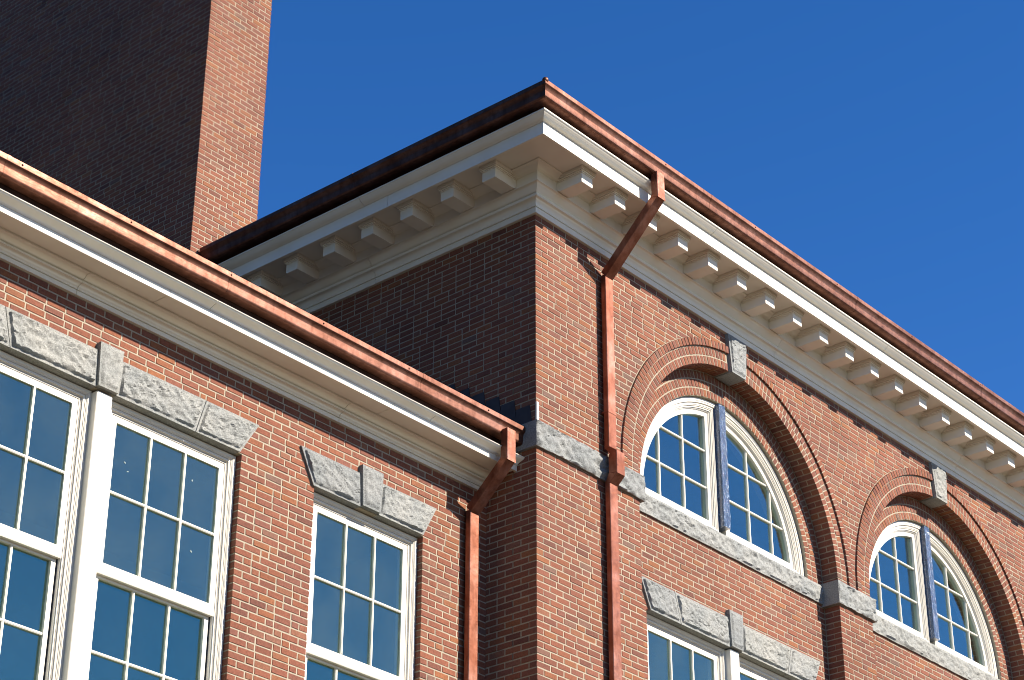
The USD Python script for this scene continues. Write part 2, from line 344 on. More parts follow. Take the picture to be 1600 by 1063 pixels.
# ------------------------------------------------------------------ rock-faced stone
def stone_mesh(quad, y_face, y_back, rough=.02, margin=.022, seed=0, du=.013, lift=.012, freq=16.0, edge_rough=0.0, top_in=0.0):
    """quad: (x, z) corners bl, br, tr, tl; a stone with a chiselled margin and a pitched, irregular face"""
    bl, br, tr, tl = [np.array(p, float) for p in quad]
    w = max(np.linalg.norm(br - bl), np.linalg.norm(tr - tl)); h = max(np.linalg.norm(tl - bl), np.linalg.norm(tr - br))
    nu, nv = max(6, int(w / du)), max(6, int(h / du))
    U, V = np.meshgrid(np.linspace(0, 1, nu + 1), np.linspace(0, 1, nv + 1), indexing='ij')
    P = (bl[None, None] * ((1 - U) * (1 - V))[..., None] + br * (U * (1 - V))[..., None] + tr * (U * V)[..., None] + tl * ((1 - U) * V)[..., None])
    dist = np.minimum(np.minimum(U, 1 - U) * w, np.minimum(V, 1 - V) * h)
    X3 = np.stack([P[..., 0], np.full(U.shape, seed * 1.37), P[..., 1]], -1)
    n1 = meshkit.fbm(X3 * freq * 1.5, 4, seed) - .42
    n2 = meshkit.fbm(X3 * freq * .33, 3, seed + 9) - .5
    ridge = np.abs(meshkit.fbm(X3 * np.array([freq * .35, 1, freq * .6]), 3, seed + 21) - .5) * 2
    k = np.clip((dist - margin) / .012, 0, 1); k = k * k * (3 - 2 * k)
    crack = np.clip(1 - ridge / .09, 0, 1) * (n2 > -.02)
    out = k * (lift + rough * (2.2 * n1 + 1.8 * n2) - rough * .45 * crack)
    if edge_rough:
        out = out * 1.0 + edge_rough * (meshkit.fbm(X3 * 9, 3, seed + 4) - .5) * (1 - k)
        jit = (meshkit.fbm(X3 * 7 + 31, 3, seed + 5) - .5) * edge_rough * 1.2
        P = P.copy(); P[..., 1] += jit * (1 - k)
    else:
        out = out + (meshkit.fbm(X3 * 30, 2, seed + 4) - .5) * .004
    Y = y_face - out
    front = np.stack([P[..., 0], Y, P[..., 1]], -1)
    idx = np.arange((nu + 1) * (nv + 1)).reshape(nu + 1, nv + 1)
    a, b, c, d = idx[:-1, :-1].ravel(), idx[1:, :-1].ravel(), idx[1:, 1:].ravel(), idx[:-1, 1:].ravel()
    f = np.vstack([np.stack([a, b, c], 1), np.stack([a, c, d], 1)])
    rim = np.concatenate([idx[:, 0], idx[-1, 1:], idx[-2::-1, -1], idx[0, -2:0:-1]])
    v = front.reshape(-1, 3)
    back = v[rim].copy(); back[:, 1] = y_back
    if top_in:   # the top slopes up and back, towards a window frame
        onto = np.isin(rim, idx[:, -1]); back[onto, 2] += top_in
    nb = len(v); r2 = np.roll(rim, -1); kk = np.arange(len(rim)); k2 = np.roll(kk, -1)
    f = np.vstack([f, np.stack([rim, nb + kk, nb + k2], 1), np.stack([rim, nb + k2, r2], 1)])
    return np.vstack([v, back]), f
def stone(name, parent, quad, y_face, y_back, seed, label=None, **kw):
    return obj(name, stone_mesh(quad, y_face, y_back, seed=seed, **kw), 'granite', parent, smooth=24, label=label)

# ------------------------------------------------------------------ dimensions
S = .6467                          # wing wall is set back this far
CX = [3.6025, 8.1375]              # bay centres
CZ, R = -2.385, 1.9125
BELT_T, BELT_B = -36 * C, -40 * C
RY = .215                          # recess of the window bays
RW = 1.60                          # arched window opening
PIERS = [(0.0, 1.69), (5.515, 6.225), (10.05, 10.76)]
WT = -3.072                        # wing wall top
CHX0, CHX1, CHY0, CHY1 = -.966, .034, 4.4, 9.6

def circle(cx, cz, r, n=96):
    return Polygon([(cx + r * math.cos(t), cz + r * math.sin(t)) for t in np.linspace(0, 2 * np.pi, n, endpoint=False)])
def arch_shape(cx, r, zbot):
    return unary_union([circle(cx, CZ, r).intersection(sbox(cx - 9, CZ, cx + 9, 9)), sbox(cx - r, zbot, cx + r, CZ + 1e-4)])

# ------------------------------------------------------------------ setting
g = MB(); g.add([(-400, -400, -13.81), (400, -400, -13.81), (400, 400, -13.81), (-400, 400, -13.81)], [(0, 1, 2), (0, 2, 3)])
tag(obj('ground', g.m, 'ground_look'), 'pale trodden ground around the brick building', 'ground', kind='structure')

pav = thing('brick_pavilion', 'tall brick corner block with round-arched windows and a bracketed white cornice', 'building')
wing = thing('brick_wing', 'lower brick wing on the left with tall white sash windows under granite lintels', 'building')
chim = thing('brick_chimney', 'broad plain brick chimney rising behind the wing roof against the sky', 'chimney')

# ------------------------------------------------------------------ pavilion walls
X1 = 13.0
bays = [unary_union([arch_shape(cx, R, BELT_B), sbox(cx - R, -13.8, cx + R, BELT_T + .001)]) for cx in CX]
outer = sbox(0, -13.8, X1, 0.0)
for b in bays: outer = outer.difference(b.buffer(.006, join_style=2))
w = MB().slab(outer.intersection(sbox(.006, -5.75, X1, -.001)), .0045, .30)
front_wall = obj('front_wall', w.m, 'mortar', pav)
obj('lower_wall', MB().slab(outer.intersection(sbox(.006, -13.8, X1, -5.76)), .0, .30).m, 'far_brick', pav)
sidew = obj('side_wall', MB().slab_x(sbox(.31, -5.75, 4.38, -.001), .0045, .30).box(.0045, .30, .02, .305, -5.74, -.002).m, 'mortar', pav)
obj('lower_wall', MB().slab_x(sbox(.31, -13.8, S + .02, -5.76), .0, .30).m, 'far_brick', pav)
recess = unary_union([sbox(CX[0] - R - .1, -5.75, CX[0] + R + .1, -.3), sbox(CX[1] - R - .1, -5.75, CX[1] + R + .1, -.3)])
holes, lows = [], []
PWZ = -3.775                        # top of the pavilion's lower windows
for cx in CX:
    holes.append(arch_shape(cx, RW, -2.47))
    lows.append(sbox(cx + .012 - 1.57, -6.72, cx + .012 + 1.57, PWZ))
for h in holes + lows: recess = recess.difference(h.buffer(.004, join_style=2))
panel = obj('panel_wall', MB().slab(recess, RY + .0045, .62).m, 'mortar', pav)
obj('lower_wall', MB().slab(unary_union([sbox(cx - R - .1, -13.8, cx + R + .1, -5.76) for cx in CX]).difference(unary_union(lows)), RY, .62).m, 'far_brick', pav)

# front brickwork: piers and spandrels
front = sbox(0, -5.72, 11.6, -.0005)
for b in bays: front = front.difference(b)
for cx in CX: front = front.difference(arch_shape(cx, 2.226, BELT_T - .001))
for a, b in PIERS: front = front.difference(sbox(a - .001, BELT_B, b + .001, BELT_T))
KS = [[(cx + .02 - .135, -.49), (cx + .02 + .135, -.49), (cx + .02 + .185, -.004), (cx + .02 - .185, -.004)] for cx in CX]
for k in KS: front = front.difference(Polygon(k).buffer(.008))
lay(front_wall, 'pav', FR(0.0), front, 0.0, -5.72, par0=1, corner_start='left', deep=[(p, .207) for pr in PIERS for p in pr if p > 0])
# reveals on the right-hand side of each bay (face left) and behind the front bricks
for cx in CX:
    for zt, zb in ((CZ - .0, BELT_T), (BELT_B, -5.72)):
        i0 = int(round(-zt / C))
        for i in range(i0, int(-zb / C + .001)):
            if (i + 1) % 2 == 1 and zt != CZ: continue
            z1, z0 = -i * C - J / 2, -(i + 1) * C + J / 2
            for xx, fr in ((cx + R, SD(cx + R)),):
                brick(front_wall, 'pav', [(-.208, z0), (-.107, z0), (-.107, z1), (-.208, z1)], fr, .09)
# arches
arches = []
for cx in CX:
    ar = thing('brick_arch', parent=pav)
    arches.append(ar)
    ring(ar, 'pav', cx, CZ, R, 2.008, 0.0, .0965, 88, deep=.207, skip=.075)
    ring(ar, 'pav', cx, CZ, 2.022, 2.114, 0.0, .06, 93, skip=.078)
    ring(ar, 'pav', cx, CZ, 2.129, 2.217, -.024, .06, 98, skip=.08)
    for s_ in (-1, 1):                                     # the short straight foot of each ring
        for r0, r1, y, dp in ((R, 2.008, 0, .207), (2.022, 2.114, 0, .06), (2.129, 2.217, -.024, .06)):
            a, b = sorted((cx + s_ * r0, cx + s_ * r1))
            brick(ar, 'pav', [(a, BELT_T + .004), (b, BELT_T + .004), (b, CZ - J / 2), (a, CZ - J / 2)], FR(y), dp)
    mb = MB().slab(arch_shape(cx, 2.124, BELT_T).difference(arch_shape(cx, R + .006, BELT_T - 1)), .0055, .06)
    mb.slab(arch_shape(cx, 2.213, BELT_T + .002).difference(arch_shape(cx, 2.133, BELT_T - 1)), -.018, .05)
    obj('arch_mortar', mb.m, 'mortar', ar)
    # rings around the window in the recess
    for r0, r1, n in ((RW + .006, 1.696, 74), (1.710, 1.800, 79), (1.815, 1.908, 83)):
        ring(ar, 'pav', cx, CZ, r0, r1, RY, .10, n)
        for s_ in (-1, 1):
            a, b = sorted((cx + s_ * r0, cx + s_ * r1))
            brick(ar, 'pav', [(a, BELT_T - .02), (b, BELT_T - .02), (b, CZ - J / 2), (a, CZ - J / 2)], FR(RY), .10)
# panel brickwork below the sills
LINT_T, LINT_B = PWZ + .335, PWZ - .005
def lintel_quads(xc, half_b, half_t, zb, zt, kb, kt, kzt, joints):
    """outline of a splayed lintel and its stones; joints: [(bottom x, top x)] between stones on the right half"""
    q = []
    xs_b = [kb] + [j[0] for j in joints] + [half_b]; xs_t = [kt] + [j[1] for j in joints] + [half_t]
    for k in range(len(xs_b) - 1):
        g = .004
        q.append([(xc + xs_b[k] + g, zb), (xc + xs_b[k + 1] - g, zb), (xc + xs_t[k + 1] - g, zt), (xc + xs_t[k] + g, zt)])
        q.append([(xc - xs_b[k + 1] + g, zb), (xc - xs_b[k] - g, zb), (xc - xs_t[k] - g, zt), (xc - xs_t[k + 1] + g, zt)])
    key = [(xc - kb, zb + .008), (xc + kb, zb + .008), (xc + kt, kzt), (xc - kt, kzt)]
    return q, key
LQ = [lintel_quads(cx + .015, 1.535, 1.70, LINT_B, LINT_T, .105, .128, LINT_T + .085, [(1.0, 1.10)]) for cx in CX]
for bi, cx in enumerate(CX):
    reg = sbox(cx - R, -5.72, cx + R, BELT_B + .04)
    reg = reg.difference(lows[bi])
    q, key = LQ[bi]
    for t in q + [key]: reg = reg.difference(Polygon(t).buffer(.007, join_style=2))
    lay(panel, 'pav', FR(RY), reg, BELT_B + C, -5.72, par0=bi)
# side wall (in shade)
lay(sidew, 'pav', SD(0.0), sbox(-4.37, -5.72, 0, -.0005), 0.0, -5.72, par0=0, corner_start='right')

# granite on the pavilion
for k, (a, b) in enumerate(PIERS):
    lo = a - .05 if k else -.03
    stone('belt_stone', pav, [(lo, BELT_B), (b + .06, BELT_B), (b + .06, BELT_T + .01), (lo, BELT_T + .01)], -.030, .25 if k else .30, 40 + k, rough=.034, margin=.004, lift=.006, edge_rough=.022, freq=9.0)
for k, cx in enumerate(CX):
    stone('keystone', pav, KS[k], -.040, .20, 50 + k, rough=.016, margin=.028, lift=.010)
    stone('sill_stone', pav, [(cx - R, -2.69), (cx + R, -2.69), (cx + R, -2.455), (cx - R, -2.455)], RY - .022, .345, 60 + k, rough=.026, margin=.012, lift=.006, edge_rough=.012, top_in=.09, freq=10.0)
    lt = thing('lintel', parent=pav)
    q, key = LQ[k]
    for j, t in enumerate(q): stone('lintel_stone', lt, t, RY - .024, RY + .12, 70 + 10 * k + j, rough=.020, margin=.026, lift=.020)
    stone('keystone', lt, key, RY - .050, RY + .12, 78 + 10 * k, rough=.014, margin=.022, lift=.013)

# ------------------------------------------------------------------ pavilion cornice
SIDE_END = 4.37
def pav_path(e): return [(X1, -e), (-e, -e), (-e, SIDE_END)]
def run(name, profile, front, side, parent):
    """lengths of moulding butted along the eaves, with fine open joints; front, side: where they butt"""
    g = .0028
    xs = [X1] + sorted(front, reverse=True)
    for k in range(len(xs) - 1):
        obj(name, sweep(profile, lambda e: [(xs[k] - g, -e), (xs[k + 1] + g, -e)]), 'white_paint', parent)
    obj(name, sweep(profile, lambda e: [(xs[-1] - g, -e), (-e, -e), (-e, side - g)]), 'white_paint', parent)
    obj(name, sweep(profile, lambda e: [(-e, side + g), (-e, SIDE_END)]), 'white_paint', parent)
def run_wing(name, profile, cuts, parent):
    g = .0028; xs = [-.004] + cuts + [XW0]
    for k in range(len(xs) - 1):
        obj(name, sweep(profile, lambda e: [(xs[k] - g, S - e), (xs[k + 1] + g, S - e)]), 'white_paint', parent)
cor = thing('cornice', parent=pav)
bed = [(-.02, .0), (.030, .0), (.030, .062), (.018, .064), (.018, .078), (.032, .080)] + cavetto((.032, .082), (.080, .150)) + [(.100, .153), (.100, .180), (.084, .182), (.084, .196)] + cyma((.090, .200), (.162, .268), 8, True) + [(.180, .271), (.180, .2885), (-.02, .2885)]
run('bed_moulding', bed, [4.4, 8.6], 2.3, cor)
band = [(-.02, .291), (.172, .291), (.172, .392), (.185, .396)] + cyma((.188, .400), (.272, .438), 7, True) + [(.285, .442), (.285, .4515), (-.02, .4515)]
obj('modillion_band', sweep(band, pav_path), 'white_paint', cor)
run('corona', [(-.02, .4540), (.610, .4540), (.612, .411), (.644, .411), (.644, .5555), (-.02, .5555)], [3.1, 6.9, 10.2], 1.55, cor)
run('crown_moulding', [(.30, .558), (.650, .558), (.656, .563), (.680, .571), (.705, .586), (.722, .602), (.734, .616), (.742, .620), (.745, .626), (.740, .640), (.30, .640)], [2.3, 5.9, 9.3], 1.9, cor)
obj('gutter_board', sweep([(.30, .642), (.648, .642), (.648, .80), (.30, .80)], pav_path), 'shadow_copper', cor)  # dark strip coloured as the shadow between crown and gutter
def modillion(front, a, b):
    mb = MB()
    prof = [(.166, .310), (.185, .285), (.21, .272), (.25, .267), (.40, .269), (.44, .2665), (.511, .2665), (.515, .2705), (.515, .379), (.166, .379)]
    def put(lo, hi, e0, e1, z0, z1):
        if front: mb.box(lo, hi, -e1, -e0, z0, z1)
        else: mb.box(-e1, -e0, lo, hi, z0, z1)
    m = trimesh.creation.extrude_polygon(Polygon(prof), b - a, engine='earcut'); v = np.array(m.vertices)
    if front: mb.add(np.stack([a + v[:, 2], -v[:, 0], v[:, 1]], 1), m.faces)
    else: mb.add(np.stack([-v[:, 0], b - v[:, 2], v[:, 1]], 1), m.faces[:, ::1])
    put(a - .008, b + .008, .168, .523, .381, .393)
    put(a - .018, b + .018, .169, .533, .3945, .412)
    put(a - .028, b + .028, .170, .543, .4135, .4525)
    v, f = mb.m
    t = trimesh.Trimesh(v, f, process=False); 
    return v, f
for i in range(-1, 23):
    x = .147 + .5657 * i
    if x + .18 > 0.1 and x < 12.7 and i >= 0: obj('modillion', modillion(True, x, x + .18), 'white_paint', cor)
for j in range(8):
    y = .118 + .589 * j
    if y < 4.1: obj('modillion', modillion(False, y, y + .18), 'white_paint', cor)
# roof, hidden rest of the shell, floors
rf = MB(); zr, er = .82, .72
v = [(-er, -er, zr), (X1, -er, zr), (X1, 4.0, 2.2), (3.6, 4.0, 2.2), (-er, SIDE_END, zr), (3.6, SIDE_END, 2.2), (X1, SIDE_END, 2.2)]
rf.add(v, [(0, 1, 2), (0, 2, 3), (0, 3, 5), (0, 5, 4), (3, 2, 6), (3, 6, 5)])
obj('roof', rf.m, 'roof_slate', pav)
obj('rear_wall', MB().box(.31, X1, 9.3, 9.6, -13.8, .68).box(X1 + .002, X1 + .3, 0.0, 9.6, -13.8, .68).m, 'far_brick', pav)
obj('flat_roof', MB().box(.31, X1 - .01, 4.39, 9.29, .3, .5).m, 'roof_slate', pav)
obj('side_wall', MB().box(.01, .30, 4.385, 9.6, -13.8, .68).m, 'far_brick', pav)
obj('floor_slab', MB().box(.31, X1 - .01, .63, 9.29, -3.1, -2.9).box(.31, X1 - .01, .63, 9.29, -7.3, -7.1).box(.31, X1 - .01, .40, 9.29, -.1, .1).m, 'interior', pav)
obj('inner_wall', MB().box(.31, X1 - .01, 4.2, 4.3, -7.0, -.12).box(X1 - .08, X1 - .02, .64, 4.19, -7.0, -.12).m, 'interior', pav)

# ------------------------------------------------------------------ wing
XW0 = -9.0
openings = [sbox(-4.88 - 1.57, -6.80, -4.88 + 1.57, -3.825), sbox(-1.665 - .735, -6.80, -1.665 + .735, -3.825)]
ww = sbox(XW0, -7.35, -.002, WT + .05)
for o in openings: ww = ww.difference(o.buffer(.005, join_style=2))
wwall = obj('front_wall', MB().slab(ww, S + .0045, S + .32).m, 'mortar', wing)
obj('lower_wall', MB().slab(sbox(XW0, -13.8, -.002, -7.36), S, S + .32).m, 'far_brick', wing)
WLQ = [lintel_quads(-4.885, 1.54, 1.745, -3.822, -3.482, .107, .127, -3.408, [(1.005, 1.10)]),
       lintel_quads(-1.690, .745, .925, -3.822, -3.485, .118, .142, -3.400, [])]
reg = sbox(-7.4, -7.32, -.0005, WT)
for o in openings: reg = reg.difference(o)
for q, key in WLQ:
    for t in q + [key]: reg = reg.difference(Polygon(t).buffer(.007, join_style=2))
lay(wwall, 'wing', FR(S), reg, WT, -7.32, par0=0)
for k, (q, key) in enumerate(WLQ):
    lt = thing('lintel', parent=wing)
    for j, t in enumerate(q): stone('lintel_stone', lt, t, S - .024, S + .12, 100 + 10 * k + j, rough=.020, margin=.026, lift=.020)
    stone('keystone', lt, key, S - .052, S + .12, 108 + 10 * k, rough=.014, margin=.022, lift=.013)
for o in openings:
    x0, _, x1, _ = o.bounds
    stone('sill_stone', wing, [(x0 - .1, -7.0), (x1 + .1, -7.0), (x1 + .1, -6.78), (x0 - .1, -6.78)], S - .05, S + .2, 130, rough=.015, top_in=.03)
def wing_path(e): return [(-.004, S - e), (XW0, S - e)]
wc = thing('cornice', parent=wing)
z0 = WT
run_wing('bed_moulding', [(-.02, z0), (.026, z0), (.026, z0 + .036), (.014, z0 + .038), (.014, z0 + .048), (.028, z0 + .050)] + cavetto((.030, z0 + .052), (.078, z0 + .088)) + [(.094, z0 + .090), (.094, z0 + .106), (.080, z0 + .108), (.080, z0 + .116)] + cyma((.088, z0 + .118), (.158, z0 + .150), 8, True) + [(.178, z0 + .152), (.178, z0 + .168), (-.02, z0 + .168)], [-2.15, -5.3], wc)
run_wing('corona', [(-.02, -2.9015), (.372, -2.9015), (.373, -2.924), (.400, -2.924), (.400, -2.864), (-.02, -2.864)], [-1.8, -4.6], wc)
run_wing('crown_moulding', [(.2, -2.862), (.405, -2.862), (.407, -2.856)] + cyma((.410, -2.853), (.494, -2.812), 8) + [(.502, -2.809), (.504, -2.803), (.495, -2.799), (.2, -2.799)], [-1.3, -4.15], wc)
obj('gutter_board', sweep([(.2, -2.797), (.392, -2.797), (.392, -2.53), (.2, -2.53)], wing_path), 'shadow_copper', wc)  # dark backing painted as the shade beneath the wing gutter
rf = MB()
rf.add([(XW0, S - .50, -2.56), (-.02, S - .50, -2.56), (-.02, 5.5, -.12), (XW0, 5.5, -.12)], [(0, 1, 2), (0, 2, 3)])
rf.add([(XW0, 5.5, -.12), (-.02, 5.5, -.12), (-.02, 9.6, -2.1), (XW0, 9.6, -2.1)], [(0, 1, 2), (0, 2, 3)])
obj('roof', rf.m, 'roof_slate', wing)
obj('rear_wall', MB().box(XW0, -.01, 9.3, 9.6, -13.8, -2.3).box(XW0 - .3, XW0 - .002, S, 9.6, -13.8, -2.6).m, 'far_brick', wing)
obj('floor_slab', MB().box(XW0 + .01, -.01, S + .34, 9.28, -3.3, -3.1).box(XW0 + .01, -.01, S + .34, 9.28, -7.6, -7.4).m, 'interior', wing)
obj('inner_wall', MB().box(XW0 + .01, -.02, 4.2, 4.3, -7.38, -3.32).box(-.06, -.02, S + .345, 4.19, -7.38, -3.32).m, 'interior', wing)
# stepped flashing where the wing roof meets the side of the pavilion
fl = MB()
for k in range(10):
    y = .02 + .205 * k; zt = -2.31 + .57 * y + .03
    fl.slab_x(Polygon([(y, zt - .40), (y + .235, zt - .28), (y + .235, zt + .03), (y + .06, zt + .03)]), -.012 - .0012 * (k % 2), -.0015)
obj('step_flashing', fl.m, 'dark_metal', wing)
obj('flashing_strip', MB().box(-.008, .028, -.016, .004, BELT_T + .012, -2.225).m, 'window_white', pav)

# ------------------------------------------------------------------ windows
PROFILE = [(0, .072), (.012, .064), (.034, .070), (.040, .078), (.048, .088), (.058, .080), (.066, .083), (.072, .098), (.080, .108), (.088, .100), (.096, .114)]
def frame_mesh(poly, yw, prof=PROFILE, inner=.103, back=.24):
    mb = MB()
    for k, (i, d) in enumerate(prof):
        nxt = prof[k + 1][0] if k + 1 < len(prof) else inner
        a = poly.buffer(-i, join_style=2) if i else poly
        mb.slab(a.difference(poly.buffer(-nxt, join_style=2)), yw + d, yw + back - .001 * k)
    return mb.m
def panes(parent, glass, cuts_x, cuts_z, y, look='glass', name='pane'):
    x0, z0, x1, z1 = glass.bounds
    xs, zs = [x0 - 1] + cuts_x + [x1 + 1], [z0 - 1] + cuts_z + [z1 + 1]
    for i in range(len(xs) - 1):
        for j in range(len(zs) - 1):
            p = glass.intersection(sbox(xs[i] + .004, zs[j] + .004, xs[i + 1] - .004, zs[j + 1] - .004))
            if not p.is_empty and p.area > .002: obj(name, MB().slab(p, y, y + .005).m, look, parent)
def muntins(parent, glass, cuts_x, cuts_z, y, w=.0215, dep=.020):
    x0, z0, x1, z1 = glass.bounds
    for x in cuts_x:
        p = glass.intersection(sbox(x - w / 2, z0 - 1, x + w / 2, z1 + 1))
        if not p.is_empty: obj('muntin', MB().slab(p, y - dep, y + .012).slab(p.buffer(-.006, join_style=2), y - dep - .005, y - dep + .002).m, 'window_white', parent)
    for z in cuts_z:
        p = glass.intersection(sbox(x0 - 1, z - w / 2, x1 + 1, z + w / 2))
        if not p.is_empty: obj('muntin', MB().slab(p, y - dep + .0012, y + .010).slab(p.buffer(-.006, join_style=2), y - dep - .0035, y - dep + .003).m, 'window_white', parent)
def sash_unit(win, xa, xb, ztop, yw, shade=True):
    """a double-hung unit between xa and xb: moulded frame, upper and lower sash of six panes each"""
    zb = -6.80 + (ztop + 3.82)
    unit = sbox(xa, zb, xb, ztop)
    obj('frame', frame_mesh(unit, yw), 'window_white', win)
    i = .103
    gx0, gx1 = xa + .157, xb - .157
    gu = sbox(gx0, ztop - 1.435, gx1, ztop - .157)            # upper glass
    up = sbox(xa + i - .004, ztop - 1.535, xb - i + .004, ztop - i + .004)
    obj('upper_sash', MB().slab(up.difference(gu), yw + .108, yw + .142).slab(up.buffer(-.006, join_style=2).difference(gu.buffer(.012, join_style=2)), yw + .1045, yw + .112).m, 'window_white', win)
    cx_ = [gx0 + (gx1 - gx0) * k / 3 for k in (1, 2)]; cz_ = [(gu.bounds[1] + gu.bounds[3]) / 2]
    muntins(win, gu, cx_, cz_, yw + .125); panes(win, gu, cx_, cz_, yw + .125, 'dusty_glass')
    zl = zb + .10
    gl = sbox(gx0 + .004, zl + .07, gx1 - .004, ztop - 1.555)
    lo = sbox(xa + i + .012, zl, xb - i - .012, ztop - 1.50)
    obj('lower_sash', MB().slab(lo.difference(gl), yw + .150, yw + .19).m, 'window_white', win)
    cz_ = [(gl.bounds[1] + gl.bounds[3]) / 2]
    muntins(win, gl, cx_, cz_, yw + .178); panes(win, gl, cx_, cz_, yw + .178, 'dark_glass')
    tr = sbox(xa + i - .006, zb + .02, xb - i + .006, ztop - i).difference(sbox(xa + i + .024, zb + .1, xb - i - .024, ztop - i - .03))
    obj('sash_track', MB().slab(tr.difference(sbox(xa, ztop - 1.53, xb, ztop)), yw + .192, yw + .23).m, 'track_black', win)
    for lx in (xa + i + .0005, xb - i - .0065):
        obj('jamb_liner', MB().box(lx, lx + .006, yw + .1425, yw + .236, zb + .05, ztop - 1.52, .001).m, 'track_black', win)
def post(win, x, ztop, zb, yw, look='window_white', name='mullion', hw=.083):
    mb = MB().box(x - hw, x + hw, yw - .006, yw + .24, zb, ztop, .006)
    return obj(name, mb.m, look, win)
def double_window(parent, xc, ztop, yw, label=None, half=1.57):
    win = tag(thing('sash_window', parent=parent), label)
    sash_unit(win, xc - half, xc - .082, ztop, yw); sash_unit(win, xc + .082, xc + half, ztop, yw)
    post(win, xc, ztop - .012, -6.8 + ztop + 3.82, yw)
    return win
w1 = double_window(wing, -4.88, -3.825, S, 'wide twin sash window with a white centre mullion')
w2 = tag(thing('sash_window', parent=wing), 'single sash window beside the downspout')
sash_unit(w2, -1.665 - .735, -1.665 + .735, -3.825, S)
for cx in CX: double_window(pav, cx + .012, PWZ, RY, 'lower twin sash window below an arched window')
rr = random.Random(3)
for (x, z) in [(-4.50, -4.30), (-4.46, -4.37), (-3.75, -4.2), (-3.70, -4.85), (-4.25, -5.62)]:
    low = z < -5.3
    a = rr.uniform(0, 3.1); w_, h_ = rr.uniform(.007, .012), rr.uniform(.014, .034)
    pl = affinity.translate(affinity.rotate(Point(0, 0).buffer(1, 3), 0), 0, 0)
    pl = affinity.translate(affinity.rotate(affinity.scale(pl, w_ / 2, h_ / 2), a * 57), x, z)
    yy = S + (.178 if low else .125)
    obj('fleck', MB().slab(pl, yy - .002, yy - .0005).m, 'fleck', w1 if x < -3 else w2)

def arched_window(k, cx):
    win = tag(thing('arched_window', parent=pav), ['half-round window in the arch nearest the corner', 'half-round window in the second arch from the corner'][k])
    yw = RY
    zb = -2.465
    half = circle(cx, CZ, RW, 128).intersection(sbox(cx - 3, zb, cx + 3, 3))
    half = unary_union([half, sbox(cx - RW, zb, cx + RW, CZ + .0005)])
    casing = half.difference(half.buffer(-.055, join_style=2))
    inner = half.buffer(-.052, join_style=2)
    obj('casing', MB().slab(casing, yw + .050, yw + .22).slab(half.buffer(-.008).difference(half.buffer(-.035)), yw + .043, yw + .06).m, 'window_white', win)
    for s_ in (-1, 1):
        side = sbox(cx + .068, zb, cx + 3, 3) if s_ > 0 else sbox(cx - 3, zb, cx - .068, 3)
        q = unary_union([inner, sbox(cx - .5, zb - .2, cx + .5, CZ)]).intersection(side)
        q = Polygon(unary_union([inner.intersection(side)]).exterior)
        prof = [(0, .070), (.016, .062), (.028, .070), (.040, .084), (.050, .078), (.058, .092), (.070, .104)]
        obj('frame', frame_mesh(q, yw, prof, .080, .25), 'window_white', win)
        s2 = q.buffer(-.076, join_style=2); gl = q.buffer(-.128, join_style=2)
        gl = gl.intersection(sbox(cx - 3, -2.315, cx + 3, 3)) if gl.bounds[1] < -2.315 else gl
        obj('sash', MB().slab(s2.difference(gl), yw + .108, yw + .165).m, 'window_white', win)
        gx = [cx + s_ * x for x in ((.64, 1.09) if s_ > 0 else (.62, 1.075))]
        if s_ < 0: gx = gx[::-1]
        gz = [-1.875, -1.415]
        muntins(win, gl, gx, gz, yw + .145); panes(win, gl, gx, gz, yw + .145)
    # centre post in crinkled protective film
    nu, nv = 10, 130
    z1 = CZ + RW - .012
    U, V = np.meshgrid(np.linspace(0, 1, nu), np.linspace(0, 1, nv), indexing='ij')
    P = np.stack([cx - .062 + .124 * U, np.full(U.shape, yw - .004), zb + .135 + (z1 - zb - .135) * V], -1)
    P[..., 1] -= (meshkit.fbm(P * np.array([30, 1, 14]), 3, 5 + k) - .5) * .012 * (1 if k == 0 else .5)
    idx = np.arange(nu * nv).reshape(nu, nv)
    a, b, c, d = idx[:-1, :-1].ravel(), idx[1:, :-1].ravel(), idx[1:, 1:].ravel(), idx[:-1, 1:].ravel()
    f = np.vstack([np.stack([a, b, c], 1), np.stack([a, c, d], 1)])
    rim = np.concatenate([idx[:, 0], idx[-1, 1:], idx[-2::-1, -1], idx[0, -2:0:-1]])
    v = P.reshape(-1, 3); bk = v[rim].copy(); bk[:, 1] = yw + .2
    kk = np.arange(len(rim)); nb = len(v)
    f = np.vstack([f, np.stack([rim, nb + kk, nb + np.roll(kk, -1)], 1), np.stack([rim, nb + np.roll(kk, -1), np.roll(rim, -1)], 1)])
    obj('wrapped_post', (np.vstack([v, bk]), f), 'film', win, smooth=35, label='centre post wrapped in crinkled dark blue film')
for k, cx in enumerate(CX): arched_window(k, cx)

# ------------------------------------------------------------------ chimney
obj_core = MB().box(CHX0 + .0045, CHX1 - .0045, CHY0 + .0045, CHY1, -5.0, 8.3)
cw = obj('core', obj_core.m, 'mortar', chim)
lay(cw, 'chim', FR(CHY0), sbox(CHX0, -.9, CHX1, 8.3), 8.3, -.9, par0=0, corner_start='left')
lay(cw, 'chim', SD(CHX0), sbox(-CHY1, -.9, -CHY0, 8.3), 8.3, -.9, par0=1, corner_start='right')
obj('cap', MB().box(CHX0 - .06, CHX1 + .06, CHY0 - .06, CHY1 + .06, 8.302, 8.45).m, 'granite', chim)

